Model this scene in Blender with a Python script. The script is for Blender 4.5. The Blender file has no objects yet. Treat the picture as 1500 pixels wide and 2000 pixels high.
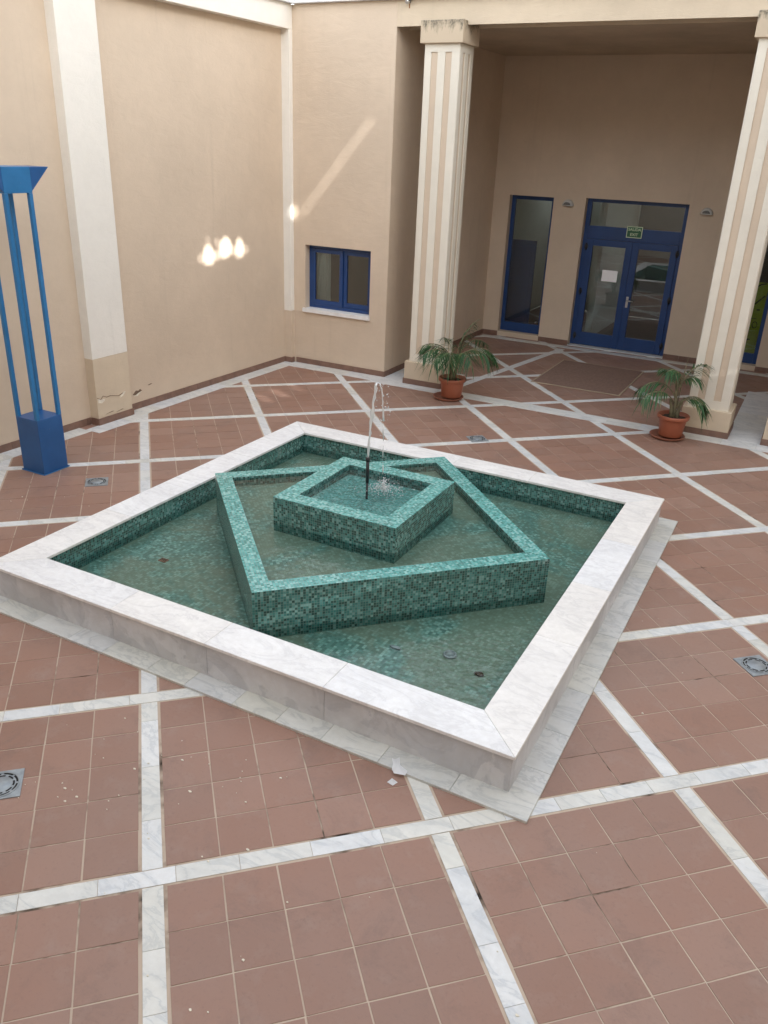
import bpy, bmesh, math, random
from mathutils import Vector, Matrix
from mathutils.geometry import tessellate_polygon
random.seed(7)
K = 1.18                      # drawing units -> metres (all coordinates below are drawing units)
SC = bpy.context.scene
COL = SC.collection

# ------------------------------------------------------------------ camera
cam_d = bpy.data.cameras.new('camera')
cam_d.sensor_fit = 'VERTICAL'; cam_d.sensor_height = 36; cam_d.sensor_width = 27
cam_d.lens = 28.6916
cam_d.clip_start = 0.05; cam_d.clip_end = 500
cam = bpy.data.objects.new('camera', cam_d); COL.objects.link(cam)
YAW, PIT, ROL = math.radians(-27.14717613), math.radians(24.1692122), math.radians(2.32380597)
fw = Vector((math.sin(YAW)*math.cos(PIT), math.cos(YAW)*math.cos(PIT), -math.sin(PIT)))
rt = Vector((math.cos(YAW), -math.sin(YAW), 0)); up = rt.cross(fw)
r2 = rt*math.cos(ROL) + up*math.sin(ROL); u2 = -rt*math.sin(ROL) + up*math.cos(ROL)
M = Matrix((r2, u2, -fw)).transposed().to_4x4()
M.translation = Vector((1.43418*2, -2.64013*2, 1.5503*2))*K
cam.matrix_world = M
SC.camera = cam

# ------------------------------------------------------------------ world and sun
SUN_EL, SUN_AZ = math.radians(15), Vector((0.88, -0.475, 0)).normalized()   # horizontal direction towards the sun
w = bpy.data.worlds.new('World'); SC.world = w; w.use_nodes = True
nt = w.node_tree; nt.nodes.clear()
sky = nt.nodes.new('ShaderNodeTexSky'); sky.sky_type = 'NISHITA'; sky.sun_disc = False
sky.sun_elevation = SUN_EL; sky.sun_rotation = math.atan2(SUN_AZ.x, SUN_AZ.y)
sky.air_density = 1.0; sky.dust_density = 1.0; sky.ozone_density = 1.0
hs = nt.nodes.new('ShaderNodeHueSaturation'); hs.inputs['Saturation'].default_value = 0.28
bg = nt.nodes.new('ShaderNodeBackground'); bg.inputs['Strength'].default_value = 0.15
wo = nt.nodes.new('ShaderNodeOutputWorld')
nt.links.new(sky.outputs[0], hs.inputs['Color']); nt.links.new(hs.outputs[0], bg.inputs['Color']); nt.links.new(bg.outputs[0], wo.inputs[0])
sd = bpy.data.lights.new('sun', 'SUN'); sd.energy = 3.0; sd.angle = math.radians(0.5); sd.color = (1, .985, .965)
SUN = (SUN_AZ*math.cos(SUN_EL) + Vector((0, 0, math.sin(SUN_EL)))).normalized()
so = bpy.data.objects.new('sun', sd); COL.objects.link(so); so.location = (10, -20, 20)
so.rotation_euler = SUN.to_track_quat('Z', 'Y').to_euler()
vs = SC.view_settings; vs.view_transform = 'Standard'; vs.look = 'None'; vs.gamma = 1; vs.exposure = 2.68
SC.cycles.use_denoising = True
SC.cycles.max_bounces = 10; SC.cycles.diffuse_bounces = 6; SC.cycles.glossy_bounces = 4
SC.cycles.transparent_max_bounces = 12; SC.cycles.transmission_bounces = 6
SC.cycles.caustics_reflective = False; SC.cycles.caustics_refractive = False
SC.cycles.sample_clamp_indirect = 6

# ------------------------------------------------------------------ material helpers
class NT:
    def __init__(s, name):
        s.m = bpy.data.materials.new(name); s.m.use_nodes = True
        s.t = s.m.node_tree; s.t.nodes.clear()
        s.out = s.t.nodes.new('ShaderNodeOutputMaterial')
    def n(s, typ, **kw):
        nd = s.t.nodes.new('ShaderNode' + typ)
        for k, v in kw.items(): setattr(nd, k, v)
        return nd
    def set(s, sock, v):
        if hasattr(v, 'is_linked'): s.t.links.new(v, sock)
        elif isinstance(v, (tuple, list)) and len(v) == 3 and sock.type == 'RGBA': sock.default_value = (*v, 1)
        else: sock.default_value = v
    def math(s, op, a, b=0.0, c=0.0):
        nd = s.n('Math', operation=op)
        s.set(nd.inputs[0], a); s.set(nd.inputs[1], b); s.set(nd.inputs[2], c); return nd.outputs[0]
    def mix(s, f, a, b, blend='MIX'):
        nd = s.n('Mix', data_type='RGBA', blend_type=blend)
        s.set(nd.inputs[0], f); s.set(nd.inputs[6], a); s.set(nd.inputs[7], b); return nd.outputs[2]
    def ramp(s, v, stops, interp='LINEAR'):
        nd = s.n('ValToRGB'); cr = nd.color_ramp; cr.interpolation = interp
        while len(cr.elements) < len(stops): cr.elements.new(0.5)
        for e, (p, c) in zip(cr.elements, stops):
            e.position = p; e.color = (*c, 1) if isinstance(c, (tuple, list)) else (c, c, c, 1)
        s.set(nd.inputs[0], v); return nd.outputs[0]
    def pos(s): return s.n('NewGeometry').outputs['Position']
    def island(s): return s.n('NewGeometry').outputs['Random Per Island']
    def uv(s): return s.n('TexCoord').outputs['UV']
    def noise(s, vec, scale, detail=3, rough=.55, dist=0.0):
        nd = s.n('TexNoise'); s.t.links.new(vec, nd.inputs['Vector'])
        nd.inputs['Scale'].default_value = scale; nd.inputs['Detail'].default_value = detail
        nd.inputs['Roughness'].default_value = rough; nd.inputs['Distortion'].default_value = dist
        return nd.outputs[0]
    def bump(s, h, strength=.2, dist=.01):
        nd = s.n('Bump'); nd.inputs['Strength'].default_value = strength; nd.inputs['Distance'].default_value = dist
        s.t.links.new(h, nd.inputs['Height']); return nd.outputs[0]
    def bsdf(s, color, rough=.6, normal=None, metal=0.0, spec=.5):
        b = s.n('BsdfPrincipled')
        s.set(b.inputs['Base Color'], color); s.set(b.inputs['Roughness'], rough)
        s.set(b.inputs['Metallic'], metal); s.set(b.inputs['Specular IOR Level'], spec)
        if normal is not None: s.t.links.new(normal, b.inputs['Normal'])
        s.t.links.new(b.outputs[0], s.out.inputs[0]); return b

MAT = {}
def plain(name, color, rough=.5, var=.12, scale=6, bump=.0, metal=0.0, spec=.5):
    s = NT(name); p = s.pos()
    n = s.noise(p, scale, 4)
    dark = tuple(c*(1-var) for c in color); lite = tuple(min(1, c*(1+var)) for c in color)
    c = s.ramp(n, [(.3, dark), (.7, lite)])
    nm = s.bump(s.noise(p, scale*14, 3), bump, .004) if bump else None
    s.bsdf(c, rough, nm, metal, spec)
    MAT[name] = s.m; return s.m

def m_plaster(name, base, patch=.06):
    s = NT(name); p = s.pos()
    n1 = s.noise(p, .9, 4, .6); n2 = s.noise(p, 7, 4, .6); n3 = s.noise(p, 90, 2)
    c = s.ramp(n1, [(.3, tuple(x*(1-patch) for x in base)), (.7, tuple(min(1, x*(1+patch)) for x in base))])
    c = s.mix(s.math('MULTIPLY', s.ramp(n2, [(.35, 1.0), (.6, 0.0)]), .14), c, tuple(x*.84 for x in base))
    mp = s.n('Mapping'); s.t.links.new(p, mp.inputs[0]); mp.inputs['Scale'].default_value = (7, 7, .35)
    dr = s.noise(mp.outputs[0], 1.0, 4, .6)
    c = s.mix(s.math('MULTIPLY', s.ramp(dr, [(.60, 0.0), (.74, 1.0)]), .22), c, tuple(x*.74 for x in base))
    mq = s.n('Mapping'); s.t.links.new(p, mq.inputs[0]); mq.inputs['Scale'].default_value = (1, 1, 2.6); mq.inputs['Rotation'].default_value = (.5, .4, .3)
    tw = s.noise(mq.outputs[0], 3.2, 5, .65, .8)
    s.bsdf(c, .85, s.bump(s.math('ADD', s.math('ADD', s.math('MULTIPLY', n2, 2.0), n3), s.math('MULTIPLY', tw, 4.0)), .22, .008), spec=.25)
    MAT[name] = s.m
m_plaster('beige_plaster', (.625, .510, .392))
m_plaster('cream_plaster', (.80, .765, .695), .035)
m_plaster('column_cream', (.74, .69, .59), .05)
m_plaster('pedestal_plaster', (.62, .515, .385), .08)
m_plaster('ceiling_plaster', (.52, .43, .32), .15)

def m_capital():
    s = NT('mossy_plaster'); p = s.pos()
    g = s.n('TexCoord').outputs['Generated']; sep = s.n('SeparateXYZ'); s.t.links.new(g, sep.inputs[0])
    mp = s.n('Mapping'); s.t.links.new(p, mp.inputs[0]); mp.inputs['Scale'].default_value = (1, 1, .22)
    n = s.noise(mp.outputs[0], 16, 5, .7); n2 = s.noise(p, 30, 4)
    v = s.math('ADD', sep.outputs[2], s.math('MULTIPLY', s.math('SUBTRACT', n, .5), 1.6))
    f = s.ramp(v, [(.58, 0.0), (.95, .95)])
    f = s.math('MULTIPLY', f, s.ramp(n2, [(.35, .35), (.65, 1.0)]))
    c = s.mix(f, (.56, .46, .34), (.10, .095, .07))
    s.bsdf(c, .9, s.bump(n2, .25, .006), spec=.2); MAT['mossy_plaster'] = s.m
m_capital()

def m_marble(name, base, vein, warm, amount=.6):
    s = NT(name); p = s.pos(); isl = s.island()
    wn = s.n('TexWhiteNoise', noise_dimensions='1D'); s.set(wn.inputs['W'], isl)
    off = s.n('VectorMath', operation='SCALE'); s.t.links.new(wn.outputs['Color'], off.inputs[0]); off.inputs['Scale'].default_value = 9.0
    ad = s.n('VectorMath', operation='ADD'); s.t.links.new(p, ad.inputs[0]); s.t.links.new(off.outputs[0], ad.inputs[1])
    mp = s.n('Mapping'); s.t.links.new(ad.outputs[0], mp.inputs[0]); mp.inputs['Rotation'].default_value = (.3, .4, .6); mp.inputs['Scale'].default_value = (1, 2.4, 1)
    n1 = s.noise(mp.outputs[0], 1.6, 6, .62, 1.4)
    v = s.math('ABSOLUTE', s.math('SUBTRACT', n1, .5))
    veins = s.ramp(v, [(.0, 1.0), (.035, .25), (.12, 0.0)])
    cloud = s.ramp(s.noise(mp.outputs[0], 1.1, 4, .6, .6), [(.35, 0.0), (.75, 1.0)])
    c = s.mix(s.math('MULTIPLY', cloud, .4*amount), base, vein)
    c = s.mix(s.math('MULTIPLY', veins, .55*amount), c, vein)
    c = s.mix(s.ramp(wn.outputs['Value'], [(.30, 0.0), (1.0, 1.0)]), c, warm, 'MULTIPLY')
    if name == 'cladding_marble':
        bl = s.noise(p, 2.4, 5, .55, .8)
        c = s.mix(s.ramp(bl, [(.50, 0.0), (.53, .6)]), c, (.70, .70, .715))
        c = s.mix(s.ramp(s.noise(p, 1.3, 4, .6), [(.48, 0.0), (.60, .4)]), c, (.40, .39, .40))
    d = s.ramp(s.noise(p, 22, 4, .7), [(.42, 1.0), (.62, 0.0)])
    c = s.mix(s.math('MULTIPLY', d, .12), c, (.42, .38, .32))
    s.bsdf(c, s.ramp(n1, [(.3, .34), (.7, .5)]), s.bump(s.noise(p, 60, 2), .05, .003), spec=.45); MAT[name] = s.m
m_marble('coping_marble', (.92, .915, .91), (.62, .61, .62), (1.0, .965, .915), .8)
m_marble('cladding_marble', (.60, .605, .63), (.40, .41, .44), (.98, .97, .95), .9)
m_marble('paving_marble', (.77, .775, .77), (.47, .50, .53), (.98, .95, .87), 1.1)
m_marble('step_marble', (.68, .685, .67), (.42, .44, .45), (.98, .96, .88), 1.2)

def m_tile():
    s = NT('terracotta_tile'); p = s.pos(); isl = s.island()
    wn = s.n('TexWhiteNoise', noise_dimensions='1D'); s.set(wn.inputs['W'], isl)
    c = s.ramp(wn.outputs['Value'], [(.0, (.275, .153, .110)), (.30, (.298, .167, .121)), (.75, (.318, .179, .130)), (1.0, (.340, .205, .155))])
    n1 = s.noise(p, .55, 4, .6); n2 = s.noise(p, 5, 5, .65); n3 = s.noise(p, 40, 4, .7)
    c = s.mix(s.ramp(n1, [(.40, 0.0), (.66, .6)]), c, (.292, .198, .160))
    n4 = s.noise(p, 2.3, 6, .75, .5)
    c = s.mix(s.ramp(n4, [(.54, 0.0), (.70, .5)]), c, (.195, .125, .10))
    c = s.mix(s.ramp(n2, [(.53, 0.0), (.74, .40)]), c, (.345, .26, .222))
    c = s.mix(s.ramp(n3, [(.30, .22), (.46, 0.0)]), c, (.16, .105, .085))
    sp = s.n('TexVoronoi', feature='F1'); s.t.links.new(p, sp.inputs['Vector']); sp.inputs['Scale'].default_value = 9
    msk = s.math('MULTIPLY', s.math('LESS_THAN', sp.outputs['Distance'], .05), s.math('GREATER_THAN', s.noise(p, 1.3, 2), .57))
    c = s.mix(s.math('MULTIPLY', msk, .6), c, (.62, .55, .48))
    s.bsdf(c, s.ramp(n2, [(.3, .42), (.7, .58)]), s.bump(s.math('ADD', n2, s.math('MULTIPLY', n3, .5)), .10, .004), spec=.4); MAT['terracotta_tile'] = s.m
m_tile()

def m_grout():
    s = NT('mortar_bed'); p = s.pos()
    n = s.noise(p, 1.5, 4, .6); n2 = s.noise(p, 12, 4)
    f = s.math('ADD', n, s.math('MULTIPLY', s.math('SUBTRACT', n2, .5), .22))
    c = s.ramp(f, [(.29, (.05, .038, .03)), (.35, (.24, .18, .14)), (.46, (.50, .40, .315)), (.7, (.55, .445, .355))])
    s.bsdf(c, .95, s.bump(n2, .5, .004), spec=.1); MAT['mortar_bed'] = s.m
m_grout()

def m_mosaic(name, cols, algae=0.0, rough=.22, pitch=.0225):
    s = NT(name); uv = s.uv(); p = s.pos()
    sc = s.n('VectorMath', operation='SCALE'); s.t.links.new(uv, sc.inputs[0]); sc.inputs['Scale'].default_value = 1/pitch
    fl = s.n('VectorMath', operation='FLOOR'); s.t.links.new(sc.outputs[0], fl.inputs[0])
    fr = s.n('VectorMath', operation='FRACTION'); s.t.links.new(sc.outputs[0], fr.inputs[0])
    wn = s.n('TexWhiteNoise', noise_dimensions='3D'); s.t.links.new(fl.outputs[0], wn.inputs['Vector'])
    big = s.noise(p, 2.2, 3)
    val = s.math('ADD', wn.outputs['Value'], s.math('MULTIPLY', s.math('SUBTRACT', big, .5), .75))
    c = s.ramp(val, cols, 'CONSTANT')
    wn2 = s.n('TexWhiteNoise', noise_dimensions='3D')
    o = s.n('VectorMath', operation='ADD'); s.t.links.new(fl.outputs[0], o.inputs[0]); o.inputs[1].default_value = (31.3, 7.7, 2.1)
    s.t.links.new(o.outputs[0], wn2.inputs['Vector'])
    c = s.mix(s.math('MULTIPLY', wn2.outputs['Value'], .22), c, (.05, .11, .10))
    sx = s.n('SeparateXYZ'); s.t.links.new(fr.outputs[0], sx.inputs[0])
    ex = s.math('ABSOLUTE', s.math('SUBTRACT', sx.outputs[0], .5)); ey = s.math('ABSOLUTE', s.math('SUBTRACT', sx.outputs[1], .5))
    g = s.math('GREATER_THAN', s.math('MAXIMUM', ex, ey), .44)
    c = s.mix(g, c, (.17, .26, .24))
    if algae:
        n = s.noise(p, 1.0, 6, .7, .6)
        c = s.mix(s.math('MULTIPLY', s.ramp(n, [(.40, 0.1), (.50, 1.0)]), algae), c, (.22, .235, .165))
    ls = s.noise(p, 3.2, 5, .75)
    c = s.mix(s.ramp(ls, [(.60, 0.0), (.74, .55)]), c, (.42, .50, .46))
    b = s.bsdf(c, s.math('ADD', s.math('MULTIPLY', g, .5), rough), s.bump(s.math('SUBTRACT', s.math('MULTIPLY', wn2.outputs['Value'], .35), g), .25, .003), spec=.5)
    MAT[name] = s.m
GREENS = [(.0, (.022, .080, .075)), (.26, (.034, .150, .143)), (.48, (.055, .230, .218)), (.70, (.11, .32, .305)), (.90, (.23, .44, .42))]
SKYLIT_GREENS = [(.0, (.06, .28, .25)), (.22, (.09, .39, .355)), (.50, (.15, .50, .46)), (.80, (.30, .62, .58))]  # paler greens put the sky reflection on the rims into the colour
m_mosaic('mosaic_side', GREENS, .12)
m_mosaic('mosaic_skylit', SKYLIT_GREENS, .05, .25)
m_mosaic('mosaic_floor', [(.0, (.07, .19, .165)), (.35, (.12, .29, .255)), (.62, (.20, .41, .365)), (.85, (.32, .53, .48))], .62, .4, .028)

def m_water(name, tint, ripple, scale, rough=.03):
    s = NT(name); p = s.pos()
    h = s.math('ADD', s.noise(p, scale, 3, .5, .3), s.math('MULTIPLY', s.noise(p, scale*3.1, 2), .35))
    if name == 'splashed_water':
        ds = s.n('VectorMath', operation='DISTANCE'); s.t.links.new(p, ds.inputs[0]); ds.inputs[1].default_value = (.105*K, .095*K, .572*K)
        wv = s.math('MULTIPLY', s.math('SINE', s.math('MULTIPLY', ds.outputs['Value'], 130.0)), s.math('POWER', 2.718, s.math('MULTIPLY', ds.outputs['Value'], -5.0)))
        h = s.math('ADD', h, s.math('MULTIPLY', wv, .6))
    nm = s.bump(h, ripple, .02)
    fr = s.n('Fresnel'); fr.inputs['IOR'].default_value = 1.333; s.t.links.new(nm, fr.inputs['Normal'])
    tr = s.n('BsdfTransparent'); s.set(tr.inputs['Color'], tint)
    gl = s.n('BsdfGlossy'); gl.inputs['Roughness'].default_value = rough; s.t.links.new(nm, gl.inputs['Normal'])
    mx = s.n('MixShader'); s.t.links.new(fr.outputs[0], mx.inputs[0]); s.t.links.new(tr.outputs[0], mx.inputs[1]); s.t.links.new(gl.outputs[0], mx.inputs[2])
    s.t.links.new(mx.outputs[0], s.out.inputs[0]); MAT[name] = s.m
m_water('pool_water', (.88, .95, .905), .38, 9)
m_water('splashed_water', (.84, .94, .92), .55, 16)

def m_spray():
    s = NT('spray_water')
    tr = s.n('BsdfTransparent'); tr.inputs['Color'].default_value = (.97, .98, .98, 1)
    gl = s.n('BsdfGlossy'); gl.inputs['Roughness'].default_value = .08
    df = s.n('BsdfDiffuse'); df.inputs['Color'].default_value = (.97, .98, .98, 1)
    a = s.n('MixShader'); a.inputs[0].default_value = .6; s.t.links.new(gl.outputs[0], a.inputs[1]); s.t.links.new(df.outputs[0], a.inputs[2])
    b = s.n('MixShader'); b.inputs[0].default_value = .75; s.t.links.new(tr.outputs[0], b.inputs[1]); s.t.links.new(a.outputs[0], b.inputs[2])
    s.t.links.new(b.outputs[0], s.out.inputs[0]); MAT['spray_water'] = s.m
m_spray()

def m_glass():
    s = NT('window_glass')
    fr = s.n('Fresnel'); fr.inputs['IOR'].default_value = 1.55
    tr = s.n('BsdfTransparent'); tr.inputs['Color'].default_value = (.80, .86, .86, 1)
    gl = s.n('BsdfGlossy'); gl.inputs['Roughness'].default_value = .01
    f = s.math('ADD', s.math('MULTIPLY', fr.outputs[0], 1.5), .03)
    mx = s.n('MixShader'); s.t.links.new(f, mx.inputs[0]); s.t.links.new(tr.outputs[0], mx.inputs[1]); s.t.links.new(gl.outputs[0], mx.inputs[2])
    s.t.links.new(mx.outputs[0], s.out.inputs[0]); MAT['window_glass'] = s.m
m_glass()

plain('blue_frame', (.014, .050, .165), .38, .10, 3)
def m_paint(name, base):
    q = NT(name); p = q.pos(); n = q.noise(p, 3, 4, .6); n2 = q.noise(p, 45, 4, .7); n3 = q.noise(p, 9, 3)
    c = q.ramp(n, [(.3, tuple(x*.88 for x in base)), (.7, tuple(x*1.12+.004 for x in base))])
    c = q.mix(q.math('MULTIPLY', q.ramp(n2, [(.66, 0.0), (.70, 1.0)]), q.ramp(n3, [(.52, 0.0), (.60, .8)])), c, (.22, .25, .28))
    q.bsdf(c, q.ramp(n, [(.3, .30), (.7, .46)]), q.bump(n2, .05, .002), spec=.5); MAT[name] = q.m
m_paint('lamp_blue', (.020, .160, .370)); m_paint('lamp_dark_blue', (.016, .092, .265))  # second blue is a darker tone for lamp base, bolts, wings and inner door
plain('skirting_tile', (.20, .115, .085), .55, .18, 9, .1)
plain('dark_metal', (.02, .02, .022), .4, .2)
plain('steel', (.55, .56, .56), .35, .1, 12, 0, .8)
plain('grate_steel', (.30, .33, .35), .45, .18, 20, .1, .35)
plain('dark_slot', (.012, .011, .010), .9, .1)
plain('terracotta_pot', (.36, .115, .062), .5, .10, 4, .05)
plain('saucer_clay', (.30, .12, .075), .6, .2, 8, .08)
plain('soil', (.045, .03, .02), .95, .4, 30, .6)
plain('palm_stem', (.17, .15, .085), .7, .3, 18, .3)
plain('white_paper', (.93, .935, .94), .8, .02)
plain('sign_green', (.03, .12, .055), .5, .05)
plain('sign_white', (.62, .72, .50), .5, .05)
plain('lime_poster', (.50, .56, .035), .6, .08)
plain('poster_ink', (.02, .02, .015), .6, .1)
plain('lamp_shell', (.52, .52, .50), .5, .06)
plain('lamp_lens', (.10, .10, .095), .35, .15, 20)
plain('sill_marble', (.78, .77, .75), .5, .06, 9, .1)
plain('cornice_marble', (.66, .67, .68), .5, .14, 3)
plain('curtain_cloth', (.82, .79, .72), .9, .05)
plain('mat_fibre', (.225, .142, .108), .95, .15, 22, .5)
plain('mat_edge', (.40, .32, .23), .7, .1)
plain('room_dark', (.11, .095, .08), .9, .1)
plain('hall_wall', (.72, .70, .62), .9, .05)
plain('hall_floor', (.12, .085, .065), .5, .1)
plain('leaf_brown', (.06, .03, .015), .7, .2)
plain('crack_dark', (.17, .115, .08), .95, .3, 30)
plain('bare_plaster', (.74, .68, .57), .95, .12, 25, .3)
plain('opposite_plaster', (.62, .55, .46), .9, .05, 1)
plain('rust', (.30, .14, .06), .9, .3, 20)

def m_leaf():
    s = NT('palm_leaf'); p = s.pos(); isl = s.island()
    c = s.ramp(isl, [(.0, (.020, .062, .022)), (.5, (.036, .098, .036)), (.85, (.060, .135, .050)), (.95, (.11, .14, .05)), (1.0, (.22, .16, .08))])
    s.bsdf(c, .5, None, spec=.3)
    b = [n for n in s.t.nodes if n.type == 'BSDF_PRINCIPLED'][0]
    MAT['palm_leaf'] = s.m
m_leaf()

# ------------------------------------------------------------------ mesh helpers (drawing units in, metres out)
class MB:
    def __init__(s): s.b = bmesh.new()
    def face(s, pts):
        try: return s.b.faces.new([s.b.verts.new(Vector(p)) for p in pts])
        except ValueError: return None
    def prism(s, poly, z0, z1, bev=0.0, bottom=True):
        """poly: list of (x,y) counter-clockwise, extruded from z0 to z1"""
        n = len(poly)
        A = [s.b.verts.new((x, y, z0)) for x, y in poly]; B = [s.b.verts.new((x, y, z1)) for x, y in poly]
        fs = [s.b.faces.new(B)]
        if bottom: fs.append(s.b.faces.new(A[::-1]))
        for i in range(n): fs.append(s.b.faces.new((A[i], A[(i+1) % n], B[(i+1) % n], B[i])))
        if bev:
            ed = list({e for f in fs for e in f.edges})
            bmesh.ops.bevel(s.b, geom=ed, offset=bev, segments=2, affect='EDGES', profile=.6)
    def box(s, x0, x1, y0, y1, z0, z1, bev=0.0):
        s.prism([(x0, y0), (x1, y0), (x1, y1), (x0, y1)], z0, z1, bev)
    def quadbox(s, o, dx, dy, dz, bev=0.0):
        """box from corner o along three vectors (right-handed)"""
        o, dx, dy, dz = map(Vector, (o, dx, dy, dz))
        A = [o, o+dx, o+dx+dy, o+dy]
        va = [s.b.verts.new(p) for p in A]; vb = [s.b.verts.new(p+dz) for p in A]
        fs = [s.b.faces.new(vb), s.b.faces.new(va[::-1])]
        for i in range(4): fs.append(s.b.faces.new((va[i], va[(i+1) % 4], vb[(i+1) % 4], vb[i])))
        if bev: bmesh.ops.bevel(s.b, geom=list({e for f in fs for e in f.edges}), offset=bev, segments=2, affect='EDGES', profile=.6)
    def tube(s, pts, rad, seg=8, cap=True):
        pts = [Vector(p) for p in pts]; n = len(pts)
        if not isinstance(rad, (list, tuple)): rad = [rad]*n
        rings = []
        ref = Vector((0, 0, 1))
        for i, p in enumerate(pts):
            t = (pts[min(i+1, n-1)] - pts[max(i-1, 0)]).normalized()
            a = t.cross(ref if abs(t.dot(ref)) < .95 else Vector((1, 0, 0))).normalized(); b = t.cross(a)
            rings.append([s.b.verts.new(p + (a*math.cos(2*math.pi*k/seg) + b*math.sin(2*math.pi*k/seg))*rad[i]) for k in range(seg)])
        for i in range(n-1):
            for k in range(seg):
                f = s.b.faces.new((rings[i][k], rings[i][(k+1) % seg], rings[i+1][(k+1) % seg], rings[i+1][k])); f.smooth = True
        if cap:
            s.b.faces.new(rings[0][::-1]); s.b.faces.new(rings[-1])
    def lathe(s, prof, seg=32, c=(0, 0)):
        rings = [[s.b.verts.new((c[0]+r*math.cos(2*math.pi*k/seg), c[1]+r*math.sin(2*math.pi*k/seg), z)) for k in range(seg)] for r, z in prof]
        for i in range(len(prof)-1):
            for k in range(seg):
                f = s.b.faces.new((rings[i][k], rings[i][(k+1) % seg], rings[i+1][(k+1) % seg], rings[i+1][k])); f.smooth = True
        return rings
    def ball(s, c, r, sub=1, sx=1, sy=1, sz=1):
        res = bmesh.ops.create_icosphere(s.b, subdivisions=sub, radius=r)
        for v in res['verts']: v.co = Vector((v.co.x*sx, v.co.y*sy, v.co.z*sz)) + Vector(c)
        for v in res['verts']:
            for f in v.link_faces: f.smooth = True
    def wall(s, o, d, nrm, L, H, T, holes=(), z0=0.0):
        """vertical wall: front face through o along d; thickness T goes to -nrm; holes are (s0,s1,z0,z1)"""
        o, d, nrm = Vector(o), Vector(d), Vector(nrm)
        S = sorted({0.0, L} | {h[0] for h in holes} | {h[1] for h in holes}); Z = sorted({z0, H} | {h[2] for h in holes} | {h[3] for h in holes})
        S = [a for a in S if 0 <= a <= L]; Z = [a for a in Z if z0 <= a <= H]
        P = lambda a, z, k: o + d*a + Vector((0, 0, z)) - nrm*k
        inh = lambda a, z: any(h[0] < a < h[1] and h[2] < z < h[3] for h in holes)
        flip = d.cross(Vector((0, 0, 1))).dot(nrm) < 0
        def q(pts): s.face(pts[::-1] if flip else pts)
        for i in range(len(S)-1):
            for j in range(len(Z)-1):
                a0, a1, c0, c1 = S[i], S[i+1], Z[j], Z[j+1]
                if inh((a0+a1)/2, (c0+c1)/2): continue
                q([P(a0, c0, 0), P(a1, c0, 0), P(a1, c1, 0), P(a0, c1, 0)])
                q([P(a1, c0, T), P(a0, c0, T), P(a0, c1, T), P(a1, c1, T)])
        for (a0, a1, c0, c1) in holes:
            if a0 > 0: q([P(a0, c0, 0), P(a0, c1, 0), P(a0, c1, T), P(a0, c0, T)][::-1])
            if a1 < L: q([P(a1, c0, 0), P(a1, c1, 0), P(a1, c1, T), P(a1, c0, T)])
            q([P(a0, c1, 0), P(a1, c1, 0), P(a1, c1, T), P(a0, c1, T)][::-1])
            if c0 > z0: q([P(a0, c0, 0), P(a1, c0, 0), P(a1, c0, T), P(a0, c0, T)])
        q([P(0, z0, T), P(0, z0, 0), P(0, H, 0), P(0, H, T)]); q([P(L, z0, 0), P(L, z0, T), P(L, H, T), P(L, H, 0)])
        q([P(0, H, 0), P(L, H, 0), P(L, H, T), P(0, H, T)])

ORIG = {}
def done(name, mb, mat, parent=None, weld=False):
    b = mb.b
    if weld: bmesh.ops.remove_doubles(b, verts=b.verts, dist=1e-5)
    off = ORIG.get(parent.name, Vector((0, 0, 0))) if parent else Vector((0, 0, 0))
    for v in b.verts: v.co = (v.co - off)*K
    b.normal_update()
    uvl = b.loops.layers.uv.new('UVMap')
    for f in b.faces:
        n = f.normal; ax = max(range(3), key=lambda i: abs(n[i]))
        for l in f.loops:
            c = l.vert.co
            l[uvl].uv = (c.y, c.z) if ax == 0 else (c.x, c.z) if ax == 1 else (c.x, c.y)
    me = bpy.data.meshes.new(name); b.to_mesh(me); b.free()
    o = bpy.data.objects.new(name, me); COL.objects.link(o)
    me.materials.append(MAT[mat])
    if parent: o.parent = parent
    return o
def sub(name, mb, mat, part, root):
    """a sub-part: mesh given in the root's coordinates, parented to a part that sits at the root's origin"""
    o = done(name, mb, mat, root); o.parent = part; return o
def thing(name, label, cat, loc=(0, 0, 0), rz=0, group=None):
    o = bpy.data.objects.new(name, None); COL.objects.link(o); o.empty_display_size = .2
    o.location = Vector(loc)*K; o.rotation_euler = (0, 0, rz)
    o['label'] = label; o['category'] = cat
    if group: o['group'] = group
    return o
def anchored(name, label, cat, loc, group=None):
    """a thing whose parts are given in scene coordinates"""
    o = thing(name, label, cat, loc, 0, group); ORIG[o.name] = Vector(loc); return o
def tag(o, label, cat, group=None):
    o['label'] = label; o['category'] = cat
    if group: o['group'] = group
    return o
def struct(o): o['kind'] = 'structure'; return o
def dup(root, loc, rz, label):
    r = root.copy(); COL.objects.link(r); r.location = Vector(loc)*K; r.rotation_euler = (0, 0, rz); r['label'] = label
    def rec(src, dst):
        for ch in [c for c in bpy.data.objects if c.parent == src]:
            c = ch.copy(); COL.objects.link(c); c.parent = dst; rec(ch, c)
    rec(root, r); return r

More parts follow.
